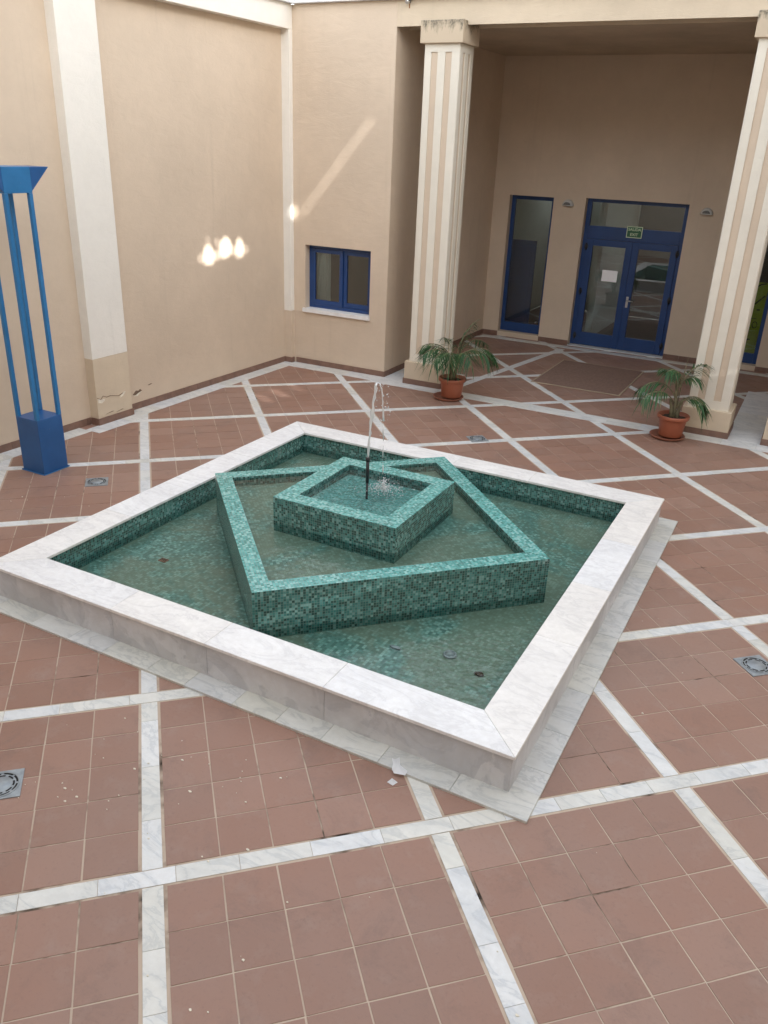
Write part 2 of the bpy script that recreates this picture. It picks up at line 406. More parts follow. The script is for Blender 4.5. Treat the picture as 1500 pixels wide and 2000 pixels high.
# ------------------------------------------------------------------ ground and paving
ANG = math.radians(45-1.63444); CA, SA = math.cos(ANG), math.sin(ANG)
A0, DA, B0, DB = -.35983, 1.37665, -.18987, 1.36988
def ab(a, b): return (a*CA - b*SA, a*SA + b*CA)
def toab(x, y): return (x*CA + y*SA, -x*SA + y*CA)
g = MB(); g.face([(-60, -60, -.05), (60, -60, -.05), (60, 60, -.05), (-60, 60, -.05)])
struct(done('ground', g, 'mortar_bed'))
g = MB(); g.face([(-6, -11, -.0024), (9, -11, -.0024), (9, 9.3, -.0024), (-6, 9.3, -.0024)])
struct(done('mortar_bed', g, 'mortar_bed'))
HS = .046                                    # half width of a marble strip
def inside(x, y): return -4.75 < x < 8.2 and -10.5 < y < 9.35
def covered(x, y): return (abs(x) < 1.75 and abs(y) < 1.75)
tl = MB(); ms = MB(); rnd = random.Random(3)
for i in range(-9, 12):
    for j in range(-10, 9):
        a_lo, a_hi = A0+i*DA+HS+.013, A0+(i+1)*DA-HS-.013
        b_lo, b_hi = B0+j*DB+HS+.011, B0+(j+1)*DB-HS-.011
        da, db = (a_hi-a_lo)/5, (b_hi-b_lo)/5
        for m in range(5):
            for n in range(5):
                cx, cy = ab(a_lo+(m+.5)*da, b_lo+(n+.5)*db)
                if not inside(cx, cy) or covered(cx, cy): continue
                J = .0037
                p = []
                for (u, v) in ((m, n), (m+1, n), (m+1, n+1), (m, n+1)):
                    a = a_lo+u*da + (J if u == m else -J) + rnd.uniform(-.0016, .0016)
                    b = b_lo+v*db + (J if v == n else -J) + rnd.uniform(-.0016, .0016)
                    p.append(ab(a, b))
                z = rnd.uniform(-.0006, .0006)
                tl.prism(p, -.007, z, 0, False)
def strip_run(k, fam):
    t = -14.0
    while t < 14:
        L = rnd.uniform(.26, .42); t1 = t+L
        c = (A0+k*DA) if fam == 'a' else (B0+k*DB)
        if fam == 'b': q = [ab(t+.0012, c-HS), ab(t1-.0012, c-HS), ab(t1-.0012, c+HS), ab(t+.0012, c+HS)]
        else: q = [ab(c+HS, t+.0012), ab(c+HS, t1-.0012), ab(c-HS, t1-.0012), ab(c-HS, t+.0012)]
        mx, my = sum(p[0] for p in q)/4, sum(p[1] for p in q)/4
        if inside(mx, my) and not covered(mx, my):
            ms.prism(q, -.007, .0008, 0, False)
        t = t1
for j in range(-10, 10): strip_run(j, 'b')
# the other family is cut where it meets the through strips
for i in range(-9, 12):
    c = A0+i*DA
    for j in range(-10, 9):
        t, e = B0+j*DB+HS+.004, B0+(j+1)*DB-HS-.004
        while t < e-.01:
            t1 = min(e, t+rnd.uniform(.27, .42))
            if e-t1 < .12: t1 = e
            q = [ab(c+HS, t+.0012), ab(c+HS, t1-.0012), ab(c-HS, t1-.0012), ab(c-HS, t+.0012)]
            mx, my = sum(p[0] for p in q)/4, sum(p[1] for p in q)/4
            if inside(mx, my) and not covered(mx, my): ms.prism(q, -.007, .0006, 0, False)
            t = t1
struct(done('paving', tl, 'terracotta_tile'))
# border strips along the walls and the threshold of the portico, laid 4 mm above the tiles
def border(p0, p1, wd, z=.0045, step=.42):
    p0, p1 = Vector((*p0, 0)), Vector((*p1, 0)); d = (p1-p0); L = d.length; d.normalize(); n = Vector((-d.y, d.x, 0))
    t = 0
    while t < L-.01:
        t1 = min(L, t+rnd.uniform(step*.7, step*1.3))
        if L-t1 < .12: t1 = L
        a, b = p0+d*(t+.001), p0+d*(t1-.001)
        ms.prism([(a.x, a.y), (b.x, b.y), (b.x+n.x*wd, b.y+n.y*wd), (a.x+n.x*wd, a.y+n.y*wd)], -.004, z, 0, False)
        t = t1
XW = lambda y: -4.40+.028*y        # face of the left wall
XF = lambda y: XW(y)+.128          # face of its pilasters
SK = .014
border((XW(-6)+SK+.20, -6), (XW(1.03)+SK+.20, 1.03), .21)
border((XF(1.03)+SK+.19, 1.03), (XF(1.775)+SK+.19, 1.775), .21)
border((XW(1.776)+SK+.22, 1.776), (XW(4.86)+SK+.2, 4.86), .22)
border((-4.25, 4.86), (-2.55, 4.86), .26)
border((-2.55, 4.79), (1.2, 4.79), .255); border((1.2, 4.79), (3.3, 4.79), .255); border((3.3, 4.79), (8, 4.79), .255)
for x0, x1, y1 in ((-2.55, -1.62, 5.95), (2.2, 2.74, 7.6)):
    y = 5.047
    while y < y1-.02:
        yy = min(y1, y+.44); ms.prism([(x0, y+.001), (x1, y+.001), (x1, yy-.001), (x0, yy-.001)], -.004, .0045, 0, False); y = yy
border((-2.5, 8.72), (4, 8.72), .17)
border((-.98, 8.62), (-1.53, 5.20), .11, .0025)
struct(done('paving_strips', ms, 'paving_marble'))
# plaster crumbs and dried paint drops on the tiles
fk = MB()
for x, y in [(-.144, -2.739), (-.099, -2.504), (.345, -2.65), (-.032, -3.119), (-.072, -3.099), (-.015, -3.181), (.536, -2.812), (.678, -2.556), (.83, -2.728), (.884, -2.494), (1.026, -2.973), (1.36, -3.451), (-.091, -2.855), (-.032, -2.853), (2.46, -.92), (2.6, -.35), (.72, -2.62), (.75, -2.7), (.66, -2.7)] + \
        [(rnd.uniform(-.2, 1.0), rnd.uniform(-3.2, -2.45)) for _ in range(22)] + [(rnd.uniform(-1, 3), rnd.uniform(-4, -2.7)) for _ in range(16)] + [(rnd.gauss(-2.8, .5), rnd.gauss(-.9, .5)) for _ in range(10)]:
    r = rnd.choice([.002, .0025, .003, .004, .006]); n = 7
    ph = rnd.random()*6; st = rnd.uniform(1, 1.8)
    pl = [(x+r*st*math.cos(ph+k*6.283/n)*rnd.uniform(.7, 1.2), y+r*math.sin(ph+k*6.283/n)*rnd.uniform(.7, 1.2)) for k in range(n)]
    fk.prism(pl, 0.0, .0035, 0, False)
o = done('plaster_crumbs', fk, 'bare_plaster'); o['kind'] = 'stuff'; o['label'] = 'white plaster crumbs and paint drops scattered on the brown tiles'; o['category'] = 'debris'

# ------------------------------------------------------------------ fountain
F = anchored('fountain', 'square marble fountain with stepped green mosaic basins in the courtyard', 'fountain', (0, 0, 0))
H, IN, OUT = .262, 1.716, 2.0
def rot4(p, k):
    x, y = p
    for _ in range(k): x, y = -y, x
    return (x, y)
JO = [-.8, 0.0, .83]
cp = MB(); cl = MB(); pl = MB()
for k in range(4):
    js = [-OUT]+[j+random.uniform(-.03, .03) for j in JO]+[OUT]
    for i in range(4):
        s0, s1 = js[i], js[i+1]; e = .0012
        o0, o1, i0, i1 = s0+e, s1-e, s0+e, s1-e
        if i == 0: i0 = -IN+e
        if i == 3: i1 = IN-e
        cp.prism([rot4(q, k) for q in ((o0, -OUT), (o1, -OUT), (i1, -IN), (i0, -IN))], H-.022, H, .003)
        lim = 1.9695 if k % 2 else 1.985
        c0, c1 = max(s0, -lim)+(e if i else 0), min(s1, lim)-(e if i < 3 else 0)
        cl.prism([rot4(q, k) for q in ((c0, -1.985), (c1, -1.985), (c1, -1.97), (c0, -1.97))], .012, H-.0225, .0012)
    t = -2.138
    while t < 2.136:
        t1 = min(2.138, t+random.uniform(.30, .46))
        if 2.138-t1 < .2: t1 = 2.138
        a, b = t+.001, t1-.001
        if k % 2: a, b = max(a, -1.93), min(b, 1.93)
        if b > a: pl.prism([rot4(q, k) for q in ((a, -2.138), (b, -2.138), (b, -1.93), (a, -1.93))], -.004, .016, .002)
        t = t1
done('plinth', pl, 'step_marble', F); done('cladding', cl, 'cladding_marble', F); done('coping', cp, 'coping_marble', F)
def ring(mb, ro, ri, z0, z1, top=True):
    for k in range(4):
        mb.prism([rot4(q, k) for q in ((-ro, -ro), (ro, -ro), (ri, -ri), (-ri, -ri))], z0, z1)
def ring_faces(ro, ri, z0, z1):
    """side faces and top faces of a square ring as two meshes (no hidden mitre faces)"""
    a, b = MB(), MB()
    for k in range(4):
        R = lambda x, y, z: (*rot4((x, y), k), z)
        a.face([R(-ro, -ro, z0), R(ro, -ro, z0), R(ro, -ro, z1), R(-ro, -ro, z1)])
        a.face([R(ri, -ri, z0), R(-ri, -ri, z0), R(-ri, -ri, z1), R(ri, -ri, z1)])
        b.face([R(-ro, -ro, z1), R(ro, -ro, z1), R(ri, -ri, z1), R(-ri, -ri, z1)])
    return a, b
bw = MB()
for k in range(4):
    R = lambda x, y, z: (*rot4((x, y), k), z)
    bw.face([R(1.95, -1.735, .004), R(-1.95, -1.735, .004), R(-1.95, -1.735, H-.0225), R(1.95, -1.735, H-.0225)])
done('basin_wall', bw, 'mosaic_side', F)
fl = MB(); fl.face([(-1.76, -1.76, .032), (1.76, -1.76, .032), (1.76, 1.76, .032), (-1.76, 1.76, .032)])
done('basin_floor', fl, 'mosaic_floor', F)
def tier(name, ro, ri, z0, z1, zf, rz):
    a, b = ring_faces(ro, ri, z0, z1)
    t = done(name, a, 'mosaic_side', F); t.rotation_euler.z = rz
    c = done('rim', b, 'mosaic_skylit', F); c.parent = t
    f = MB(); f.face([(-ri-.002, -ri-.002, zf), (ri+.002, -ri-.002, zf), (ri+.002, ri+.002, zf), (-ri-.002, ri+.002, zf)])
    d = done('tier_floor', f, 'mosaic_floor' if ro > .8 else 'mosaic_skylit', F); d.parent = t
tier('middle_basin', 1.085, .951, .004, .40, .315, math.radians(45))
tier('top_basin', .532, .388, .24, .60, .515, 0)
nz = MB()
nz.tube([(0, 0, .43), (0, 0, .66)], .0095, 12); nz.tube([(0, 0, .655), (0, 0, .85)], .0135, 12); nz.tube([(0, 0, .835), (0, 0, .868)], .0165, 12)
done('nozzle', nz, 'dark_metal', F)
# water of the three basins
def pool(name, poly, z, mat, hole=None):
    m = MB()
    m.face([(x, y, z) for x, y in poly]); o = done(name, m, mat); return struct(o)
s2 = 1.085*math.sqrt(2)
wm = MB()      # lowest basin: eight pieces round the rotated square
sq = [(-1.735, -1.735), (1.735, -1.735), (1.735, 1.735), (-1.735, 1.735)]; di = [(0, -s2), (s2, 0), (0, s2), (-s2, 0)]
for k in range(4):
    a, b, c = sq[k], sq[(k+1) % 4], di[k]
    wm.face([(*a, .098), (*b, .098), (*c, .098)]); d = di[(k+1) % 4]
    wm.face([(*c, .098), (*b, .098), (*d, .098)])
struct(done('water', wm, 'pool_water', weld=True))
c45 = .951*math.sqrt(2); wm = MB(); di = [(0, -c45), (c45, 0), (0, c45), (-c45, 0)]; sq = [(-.532, -.532), (.532, -.532), (.532, .532), (-.532, .532)]
for k in range(4):
    a, b, c, d = sq[k], sq[(k+1) % 4], di[k], di[(k+1) % 4]
    wm.face([(*a, .384), (*c, .384), (*b, .384)]); wm.face([(*c, .384), (*d, .384), (*b, .384)])
struct(done('water', wm, 'pool_water', weld=True))
pool('water', [(-.388, -.388), (.388, -.388), (.388, .388), (-.388, .388)], .578, 'splashed_water')
# jet, falling thread and splash
jr = random.Random(11)
rv = Vector((.882, .471, 0))                     # the jet leans to this side
J = anchored('water_jet', 'thin jet of water rising from the black nozzle and falling beside it', 'water jet', (0, 0, .86))
jm = MB(); pts = []; rad = []
for i in range(22):
    t = i/21; q = rv*(.018*t+.030*t*t) + Vector((0, 0, .868+.60*t - .0*t*t))
    q += Vector((jr.uniform(-1, 1), jr.uniform(-1, 1), 0))*.0065*t
    pts.append(q); rad.append((.0085+.0105*t)*(jr.uniform(.6, 1.25) if i > 4 else 1) if t < .62 else .0105*jr.uniform(.6, 1.25))
jm.tube(pts, rad, 10)
top = pts[-1]; pts2 = []; rad2 = []
for i in range(15):
    t = i/14; pts2.append(top + rv*(.062*t**.6) + Vector((jr.uniform(-1, 1)*.003, jr.uniform(-1, 1)*.003, .012*math.sin(t*3) - .30*t*t))); rad2.append(.0065*jr.uniform(.5, 1.25))
jm.tube(pts2, rad2, 8)
done('stream', jm, 'spray_water', J)
dm = MB(); e0 = pts2[-1]
for seg in ((.02, .16), (.20, .30), (.36, .44), (.50, .56)):
    q = [e0 + rv*(.02*s) + Vector((jr.uniform(-1, 1)*.003, 0, -s)) for s in (seg[0], (seg[0]+seg[1])/2, seg[1])]
    dm.tube(q, [.002, .0055, .002], 6)
for i in range(46):
    t = jr.random(); dm.ball(top + rv*jr.uniform(-.02, .11) + Vector((jr.uniform(-.02, .02), jr.uniform(-.02, .02), -.30*t)), jr.uniform(.0022, .006), 1, 1, 1, jr.uniform(.8, 1.6))
for i in range(40):
    dm.ball(e0 + rv*jr.gauss(.02, .025) + Vector((jr.gauss(0, .02), jr.gauss(0, .02), -jr.uniform(0, .6))), jr.uniform(.0018, .004), 1)
done('droplets', dm, 'spray_water', J)['kind'] = 'stuff'
sm = MB(); cs = rv*.13 + Vector((-.01, .03, .58))
for i in range(420):
    a = jr.uniform(0, 6.283); r = abs(jr.gauss(0, .11)); h = abs(jr.gauss(0, .05))*math.exp(-r*5)
    sm.ball(cs + Vector((r*math.cos(a), r*math.sin(a), h)), jr.uniform(.0015, .0042), 1, jr.uniform(.8, 1.8), jr.uniform(.8, 1.8), jr.uniform(.6, 1.3))
for i in range(14):
    a = jr.uniform(0, 6.283); v = jr.uniform(.03, .10); hh = jr.uniform(.02, .06); st = jr.uniform(0, .03)
    q = [cs + Vector((math.cos(a)*(st+v*t), math.sin(a)*(st+v*t), hh*4*t*(1-t)*.8)) for t in (0, .2, .4, .6, .8)]
    sm.tube(q, [.0026, .0022, .0018, .0014, .0008], 5)
done('splash', sm, 'spray_water', J)['kind'] = 'stuff'
# fittings and litter in the water
def ring_mb(r0, r1, z0, z1, seg=24):
    m = MB(); rr = m.lathe([(r1, z0), (r1, z1), (r0, z1), (r0, z0)], seg); return m
d = anchored('basin_drain', 'round pale drain on the mosaic floor near the front corner of the basin', 'drain', (1.211, -1.007, .034))
m = MB(); m.lathe([(.046, .0), (.046, .01), (.034, .014), (.034, .004), (.0, .004)], 24)
for v in m.b.verts: v.co += Vector((1.211, -1.007, .034))
done('collar', m, 'grate_steel', d)
d = anchored('floor_inlet', 'small slotted inlet cover on the basin floor by the left corner', 'inlet', (-1.284, -.979, .034))
m = MB(); m.box(-1.318, -1.25, -1.005, -.953, .033, .040, .002); pa = done('cover', m, 'saucer_clay', d)
for i in range(4):
    m = MB(); x = -1.31+i*.0155; m.box(x, x+.008, -.998, -.96, .0405, .0415); sub('slot', m, 'dark_slot', pa, d)
m = MB(); m.ball((1.464, -1.114, .042), .026, 2, 1.3, .9, .35)
for v in m.b.verts: v.co += Vector((math.sin(v.co.x*130)*.003, math.cos(v.co.y*150)*.003, 0))
tag(done('dead_leaf', m, 'leaf_brown'), 'curled dark brown leaf lying under water in the front corner of the basin', 'leaf')
m = MB(); m.ball((.86, -1.12, .040), .03, 2, 1.5, .6, .3)
tag(done('stone_chip', m, 'grate_steel'), 'flat grey stone chip on the basin floor left of the round drain', 'stone')
# paper scraps by the plinth
def scrap(pts, z, label):
    m = MB(); top = [m.b.verts.new((x, y, z + .0025*math.sin(i*2.1))) for i, (x, y) in enumerate(pts)]
    c = m.b.verts.new((sum(p[0] for p in pts)/len(pts), sum(p[1] for p in pts)/len(pts), z+.003))
    for i in range(len(pts)): m.b.faces.new((top[i], top[(i+1) % len(pts)], c))
    bmesh.ops.solidify(m.b, geom=m.b.faces[:], thickness=.0015)
    return tag(done('paper_scrap', m, 'white_paper'), label, 'paper scrap', 'torn paper by the fountain')
scrap([(1.40, -2.175), (1.46, -2.16), (1.455, -2.12), (1.40, -2.10), (1.37, -2.05), (1.355, -2.07), (1.335, -2.075), (1.36, -2.11), (1.375, -2.15)], .022, 'larger torn white paper scrap lying against the marble plinth')
scrap([(1.39, -2.235), (1.43, -2.245), (1.44, -2.205), (1.40, -2.195)], .004, 'smaller white paper scrap on the brown tile')

# ------------------------------------------------------------------ floor drains
def floor_drain(label):
    t = thing('floor_drain', label, 'floor drain', group='square floor drains in the paving')
    p = MB(); p.box(-.105, .105, -.105, .105, .0, .006, .0015); pl_ = done('plate', p, 'grate_steel', t)
    r = MB()
    r.lathe([(.094, .0062), (.094, .0095), (.086, .0095), (.086, .0062)], 40); r.lathe([(.058, .0062), (.055, .0105), (.0, .0105)], 32)
    gr = done('grate', r, 'grate_steel', t)
    for (r0, r1, n, ph, gap) in ((.076, .088, 8, 0, .17), (.060, .069, 8, .4, .25)):
        m = MB()
        for k in range(n):
            a0, a1 = ph+6.283*k/n+gap/2, ph+6.283*(k+1)/n-gap/2
            for q in range(5):
                b0, b1 = a0+(a1-a0)*q/5, a0+(a1-a0)*(q+1)/5
                m.face([(r0*math.cos(b0), r0*math.sin(b0), .0072), (r1*math.cos(b0), r1*math.sin(b0), .0072), (r1*math.cos(b1), r1*math.sin(b1), .0072), (r0*math.cos(b1), r0*math.sin(b1), .0072)])
        o = done('slots', m, 'dark_slot', t, weld=True); o.parent = gr
    return t
dr = floor_drain('grey floor drain right of the fountain among brown tiles')
dr.location = Vector((3.02, .0, 0))*K; dr.rotation_euler.z = ANG
dup(dr, (-.33, -3.27, 0), ANG, 'grey floor drain in the tiles at the left front edge of the courtyard')
dup(dr, (-2.985, -.03, 0), ANG, 'grey floor drain in front of the blue lamp column')
dup(dr, (-.345, 3.31, 0), ANG, 'grey floor drain between the fountain and the portico')

# ------------------------------------------------------------------ left wall
TH = math.atan(.028); dW = Vector((math.sin(TH), math.cos(TH), 0)); nW = Vector((math.cos(TH), -math.sin(TH), 0))
LW = anchored('courtyard_wall', 'tall beige rendered wall with cream pilasters along the left side', 'wall', (XW(0), 0, 0))
TOP = 4.74
m = MB(); m.wall((XW(-10), -10, 0), dW, nW, 15.13/math.cos(TH), TOP, .3); done('wall_panel', m, 'beige_plaster', LW)
def on_wall(y0, y1, z0, z1, t0, t1, mb, bev=0.0):
    """box on the left wall between y0 and y1, from t0 to t1 proud of its face"""
    p0 = Vector((XW(y0), y0, z0)); mb.quadbox(p0+nW*t0, nW*(t1-t0), dW*((y1-y0)/math.cos(TH)), (0, 0, z1-z0), bev)
PR = .128
m = MB(); on_wall(1.235, 1.76, .775, 4.455, -.02, PR, m, .004); done('pilaster', m, 'cream_plaster', LW)
m = MB(); on_wall(1.235, 1.76, 0, .774, -.02, PR, m, .004); pb = done('pilaster_base', m, 'pedestal_plaster', LW)
m = MB(); on_wall(-4.4, -3.87, .775, 4.455, -.02, PR, m, .004); done('pilaster', m, 'cream_plaster', LW)
m = MB(); on_wall(-4.4, -3.87, 0, .774, -.02, PR, m, .004); done('pilaster_base', m, 'pedestal_plaster', LW)
m = MB(); on_wall(5.06, 5.20, .785, 4.455, -.02, PR, m, .004); done('pilaster', m, 'cream_plaster', LW)
m = MB(); on_wall(5.06, 5.20, 0, .784, -.02, PR, m, .004); done('pilaster_base', m, 'beige_plaster', LW)
m = MB(); on_wall(-10, 5.20, 4.456, TOP, -.02, PR, m, .004); done('beam', m, 'cream_plaster', LW)
m = MB()
y = -9.9
while y < 5.1:
    y1 = min(y+.9, 5.13); on_wall(y+.001, y1-.001, TOP+.002, TOP+.05, -.35, PR+.06, m, .006); y = y1
done('cornice', m, 'cornice_marble', LW)
m = MB()
def skirt_left(y0, y1, t):
    y = y0
    while y < y1-.01:
        q = min(y1, y+.255)
        if y1-q < .05: q = y1
        on_wall(y+.0015, q-.0015, .0, .082, t, t+SK, m, .0015); y = q
skirt_left(-9.8, 1.222, 0); skirt_left(1.222, 1.773, PR); skirt_left(1.775, 5.046, 0)
on_wall(1.222, 1.2345, 0, .081, .015, PR, m); on_wall(1.7605, 1.773, 0, .081, .015, PR, m); on_wall(5.047, 5.0595, 0, .081, .001, PR+SK, m)
on_wall(5.062, 5.115, 0, .0805, PR, PR+SK, m)
done('skirting', m, 'skirting_tile', LW)
# damaged render at the pilaster foot
def patch(pts, mb, t):
    """flat chip on the left wall: points (y, z), thickness t proud"""
    mb_pts = [Vector((XW(y), y, z)) + nW*t for y, z in pts]
    top = [mb.b.verts.new(p + nW*.003) for p in mb_pts]; bot = [mb.b.verts.new(p - nW*.004) for p in mb_pts]
    n = len(pts); mb.b.faces.new(top)
    for i in range(n): mb.b.faces.new((bot[i], bot[(i+1) % n], top[(i+1) % n], top[i]))
m = MB()
line = [(1.24, .33), (1.29, .30), (1.33, .335), (1.38, .31), (1.44, .315), (1.5, .30), (1.56, .285), (1.62, .30), (1.67, .315)]
patch([(y, z+.003) for y, z in line] + [(y, z-.003*random.uniform(.3, 1.4)) for y, z in line[::-1]], m, PR)
patch([(1.90, .19), (1.96, .235), (2.0, .225), (2.03, .24), (2.06, .215), (2.0, .20), (1.95, .18)], m, 0)
patch([(2.16, .26), (2.22, .27), (2.26, .255), (2.24, .262), (2.18, .255)], m, 0)
for y0, y1, z in ((1.34, 1.47, .11), (1.5, 1.62, .10)):
    patch([(y0, z), (y1, z+.012), (y1-.02, z+.017), (y0+.03, z+.006)], m, PR)
e = done('plaster_crack', m, 'crack_dark', LW)
m = MB()
patch([(1.245, .27), (1.30, .255), (1.345, .275), (1.34, .30), (1.30, .29), (1.26, .315)], m, PR+.002)
patch([(1.58, .255), (1.625, .27), (1.675, .315), (1.655, .32), (1.60, .285)], m, PR+.002)
patch([(1.92, .168), (1.98, .165), (2.05, .208), (1.99, .196)], m, .002)
done('plaster_chip', m, 'bare_plaster', LW)
# old hook in the wall
m = MB(); m.tube([(XW(.6)-.02, .72, 2.62), (XW(.6)+.06, .72, 2.62), (XW(.6)+.075, .72, 2.60)], .008, 8)
tag(done('wall_hook', m, 'rust'), 'small rusty hook in the beige wall beside the blue lamp head', 'hook')

# ------------------------------------------------------------------ window wall
WY = 5.13
WW = anchored('window_wall', 'beige rendered corner wall with one small blue window', 'wall', (-4.0, WY, 0))
WX0, WX1, WZ0, WZ1 = -3.93, -2.84, .845, 1.748
m = MB(); m.wall((-4.5, WY, 0), (1, 0, 0), (0, -1, 0), 4.5-2.565, TOP, .35, [(WX0+4.5, WX1+4.5, WZ0, WZ1)]); done('wall_panel', m, 'beige_plaster', WW)
m = MB(); m.wall((-2.565, WY+.3505, 0), (0, 1, 0), (1, 0, 0), 3.85, 4.55, .35); done('return_wall', m, 'beige_plaster', WW)
m = MB()
x = -4.09
while x < -2.57:
    q = min(x+.255, -2.551)
    m.box(x+.0015, q-.0015, WY-SK, WY, 0, .082, .0015); x = q
y = WY+.001
while y < 9.0:
    q = min(y+.255, 9.0); m.box(-2.565, -2.551, y+.0015, q-.0015, 0, .082, .0015); y = q
done('skirting', m, 'skirting_tile', WW)
m = MB(); m.box(-4.1, 8, WY-.075, WY+.4, TOP+.002, TOP+.05, .006); done('cornice', m, 'cornice_marble', WW)
# window: frame, two sashes with panes, sill
fy = WY+.115
def frame_rect(mb, x0, x1, z0, z1, w_, y0, y1, bev=.003, wb=None):
    wb = wb or w_
    mb.box(x0, x0+w_, y0, y1, z0, z1, bev); mb.box(x1-w_, x1, y0, y1, z0, z1, bev)
    mb.box(x0+w_+.0005, x1-w_-.0005, y0+.001, y1-.001, z1-w_, z1-.0005, bev); mb.box(x0+w_+.0005, x1-w_-.0005, y0+.001, y1-.001, z0+.0005, z0+wb, bev)
m = MB(); frame_rect(m, WX0, WX1, WZ0, WZ1, .05, fy, fy+.06); wf = done('window_frame', m, 'blue_frame', WW)
mid = (WX0+WX1)/2
for x0, x1, yo in ((WX0+.052, mid+.03, -.012), (mid+.034, WX1-.052, .012)):
    m = MB(); frame_rect(m, x0, x1, WZ0+.052, WZ1-.052, .055, fy+yo+.004, fy+yo+.04, .003, .07); sub('sash', m, 'blue_frame', wf, WW)
    m = MB(); m.box(x0+.05, x1-.05, fy+yo+.02, fy+yo+.024, WZ0+.1, WZ1-.1); sub('pane', m, 'window_glass', wf, WW)
m = MB()
pts = [(-3.955, WY-.045)]; xx = -3.955
rs = random.Random(5)
while xx < -2.83:
    xx += .06; pts.append((min(xx, -2.825), WY-.045+max(0, rs.gauss(0, .008))))
pts += [(-2.825, WY-.003), (WX1-.002, WY-.003), (WX1-.002, fy+.002), (WX0+.002, fy+.002), (WX0+.002, WY-.003), (-3.955, WY-.003)]
m.prism(pts, WZ0-.052, WZ0+.002); done('window_sill', m, 'sill_marble', WW)
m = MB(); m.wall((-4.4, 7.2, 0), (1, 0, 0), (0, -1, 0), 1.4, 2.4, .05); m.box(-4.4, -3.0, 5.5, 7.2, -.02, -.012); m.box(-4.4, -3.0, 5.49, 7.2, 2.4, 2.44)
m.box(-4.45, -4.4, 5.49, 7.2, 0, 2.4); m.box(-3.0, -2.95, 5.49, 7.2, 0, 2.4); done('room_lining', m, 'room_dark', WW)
for x0, x1 in ((WX0-.02, WX0+.28), (WX1-.12, WX1+.12)):
    m = MB(); n = 40; prev = None
    for i in range(n+1):
        x = x0+(x1-x0)*i/n; yy = WY+.235+.022*math.sin(i*1.15)+.008*math.sin(i*.37); cur = (m.b.verts.new((x, yy, .5)), m.b.verts.new((x, yy, 1.95)))
        if prev: f = m.b.faces.new((prev[0], cur[0], cur[1], prev[1])); f.smooth = True
        prev = cur
    tag(done('curtain', m, 'curtain_cloth'), 'pale curtain hanging at the left inside the small blue window' if x0 < -3.5 else 'pale curtain edge at the right inside the small blue window', 'curtain', 'curtains in the small window')

# ------------------------------------------------------------------ portico
P = anchored('portico', 'deep shaded entrance portico with beige back wall, blue doors and flat ceiling', 'portico', (-.1, 9.0, 0))
m = MB(); m.wall((-2.565+.002, WY, 0), (1, 0, 0), (0, -1, 0), 10.5, TOP, .35, [], 4.455); done('lintel', m, 'pedestal_plaster', P)
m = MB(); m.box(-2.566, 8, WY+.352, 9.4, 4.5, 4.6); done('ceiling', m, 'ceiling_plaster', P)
BY = 9.0; DY = 9.13
SL = (-2.27, -1.49); DD = (-.945, .70); RR = (1.25, 2.145)
holes = [(SL[0]+2.6, SL[1]+2.6, .085, 2.41), (DD[0]+2.6, DD[1]+2.6, .006, 2.435), (RR[0]+2.6, RR[1]+2.6, .085, 2.41)]
m = MB(); m.wall((-2.6, BY, 0), (1, 0, 0), (0, -1, 0), 10.6, 4.52, .25, holes); done('back_wall', m, 'beige_plaster', P)
m = MB()
for a, b in ((-2.55, SL[0]), (SL[1], DD[0]), (DD[1], RR[0]), (RR[1], 6)):
    x = a
    while x < b-.01:
        q = min(b, x+.255)
        if b-q < .05: q = b
        m.box(x+.0015, q-.0015, BY-SK, BY-.0005, 0, .082, .0015); x = q
    done('skirting', m, 'skirting_tile', P); m = MB()
for a, b in (SL, RR):
    m.box(a+.001, b-.001, BY+.004, DY+.08, 0, .084); done('sill', m, 'skirting_tile', P); m = MB()
m = MB(); m.box(DD[0]+.002, DD[1]-.002, BY-.03, BY+.24, 0.0, .012, .002); done('threshold', m, 'cornice_marble', P)
def fixed_light(x0, x1, kick):
    m = MB(); frame_rect(m, x0, x1, .086, 2.408, .065, DY, DY+.06, .003, kick); f = done('side_window', m, 'blue_frame', P)
    m = MB(); m.box(x0+.06, x1-.06, DY+.028, DY+.032, .086+kick-.01, 2.35); sub('pane', m, 'window_glass', f, P)
fixed_light(*SL, .16); fixed_light(*RR, .16)
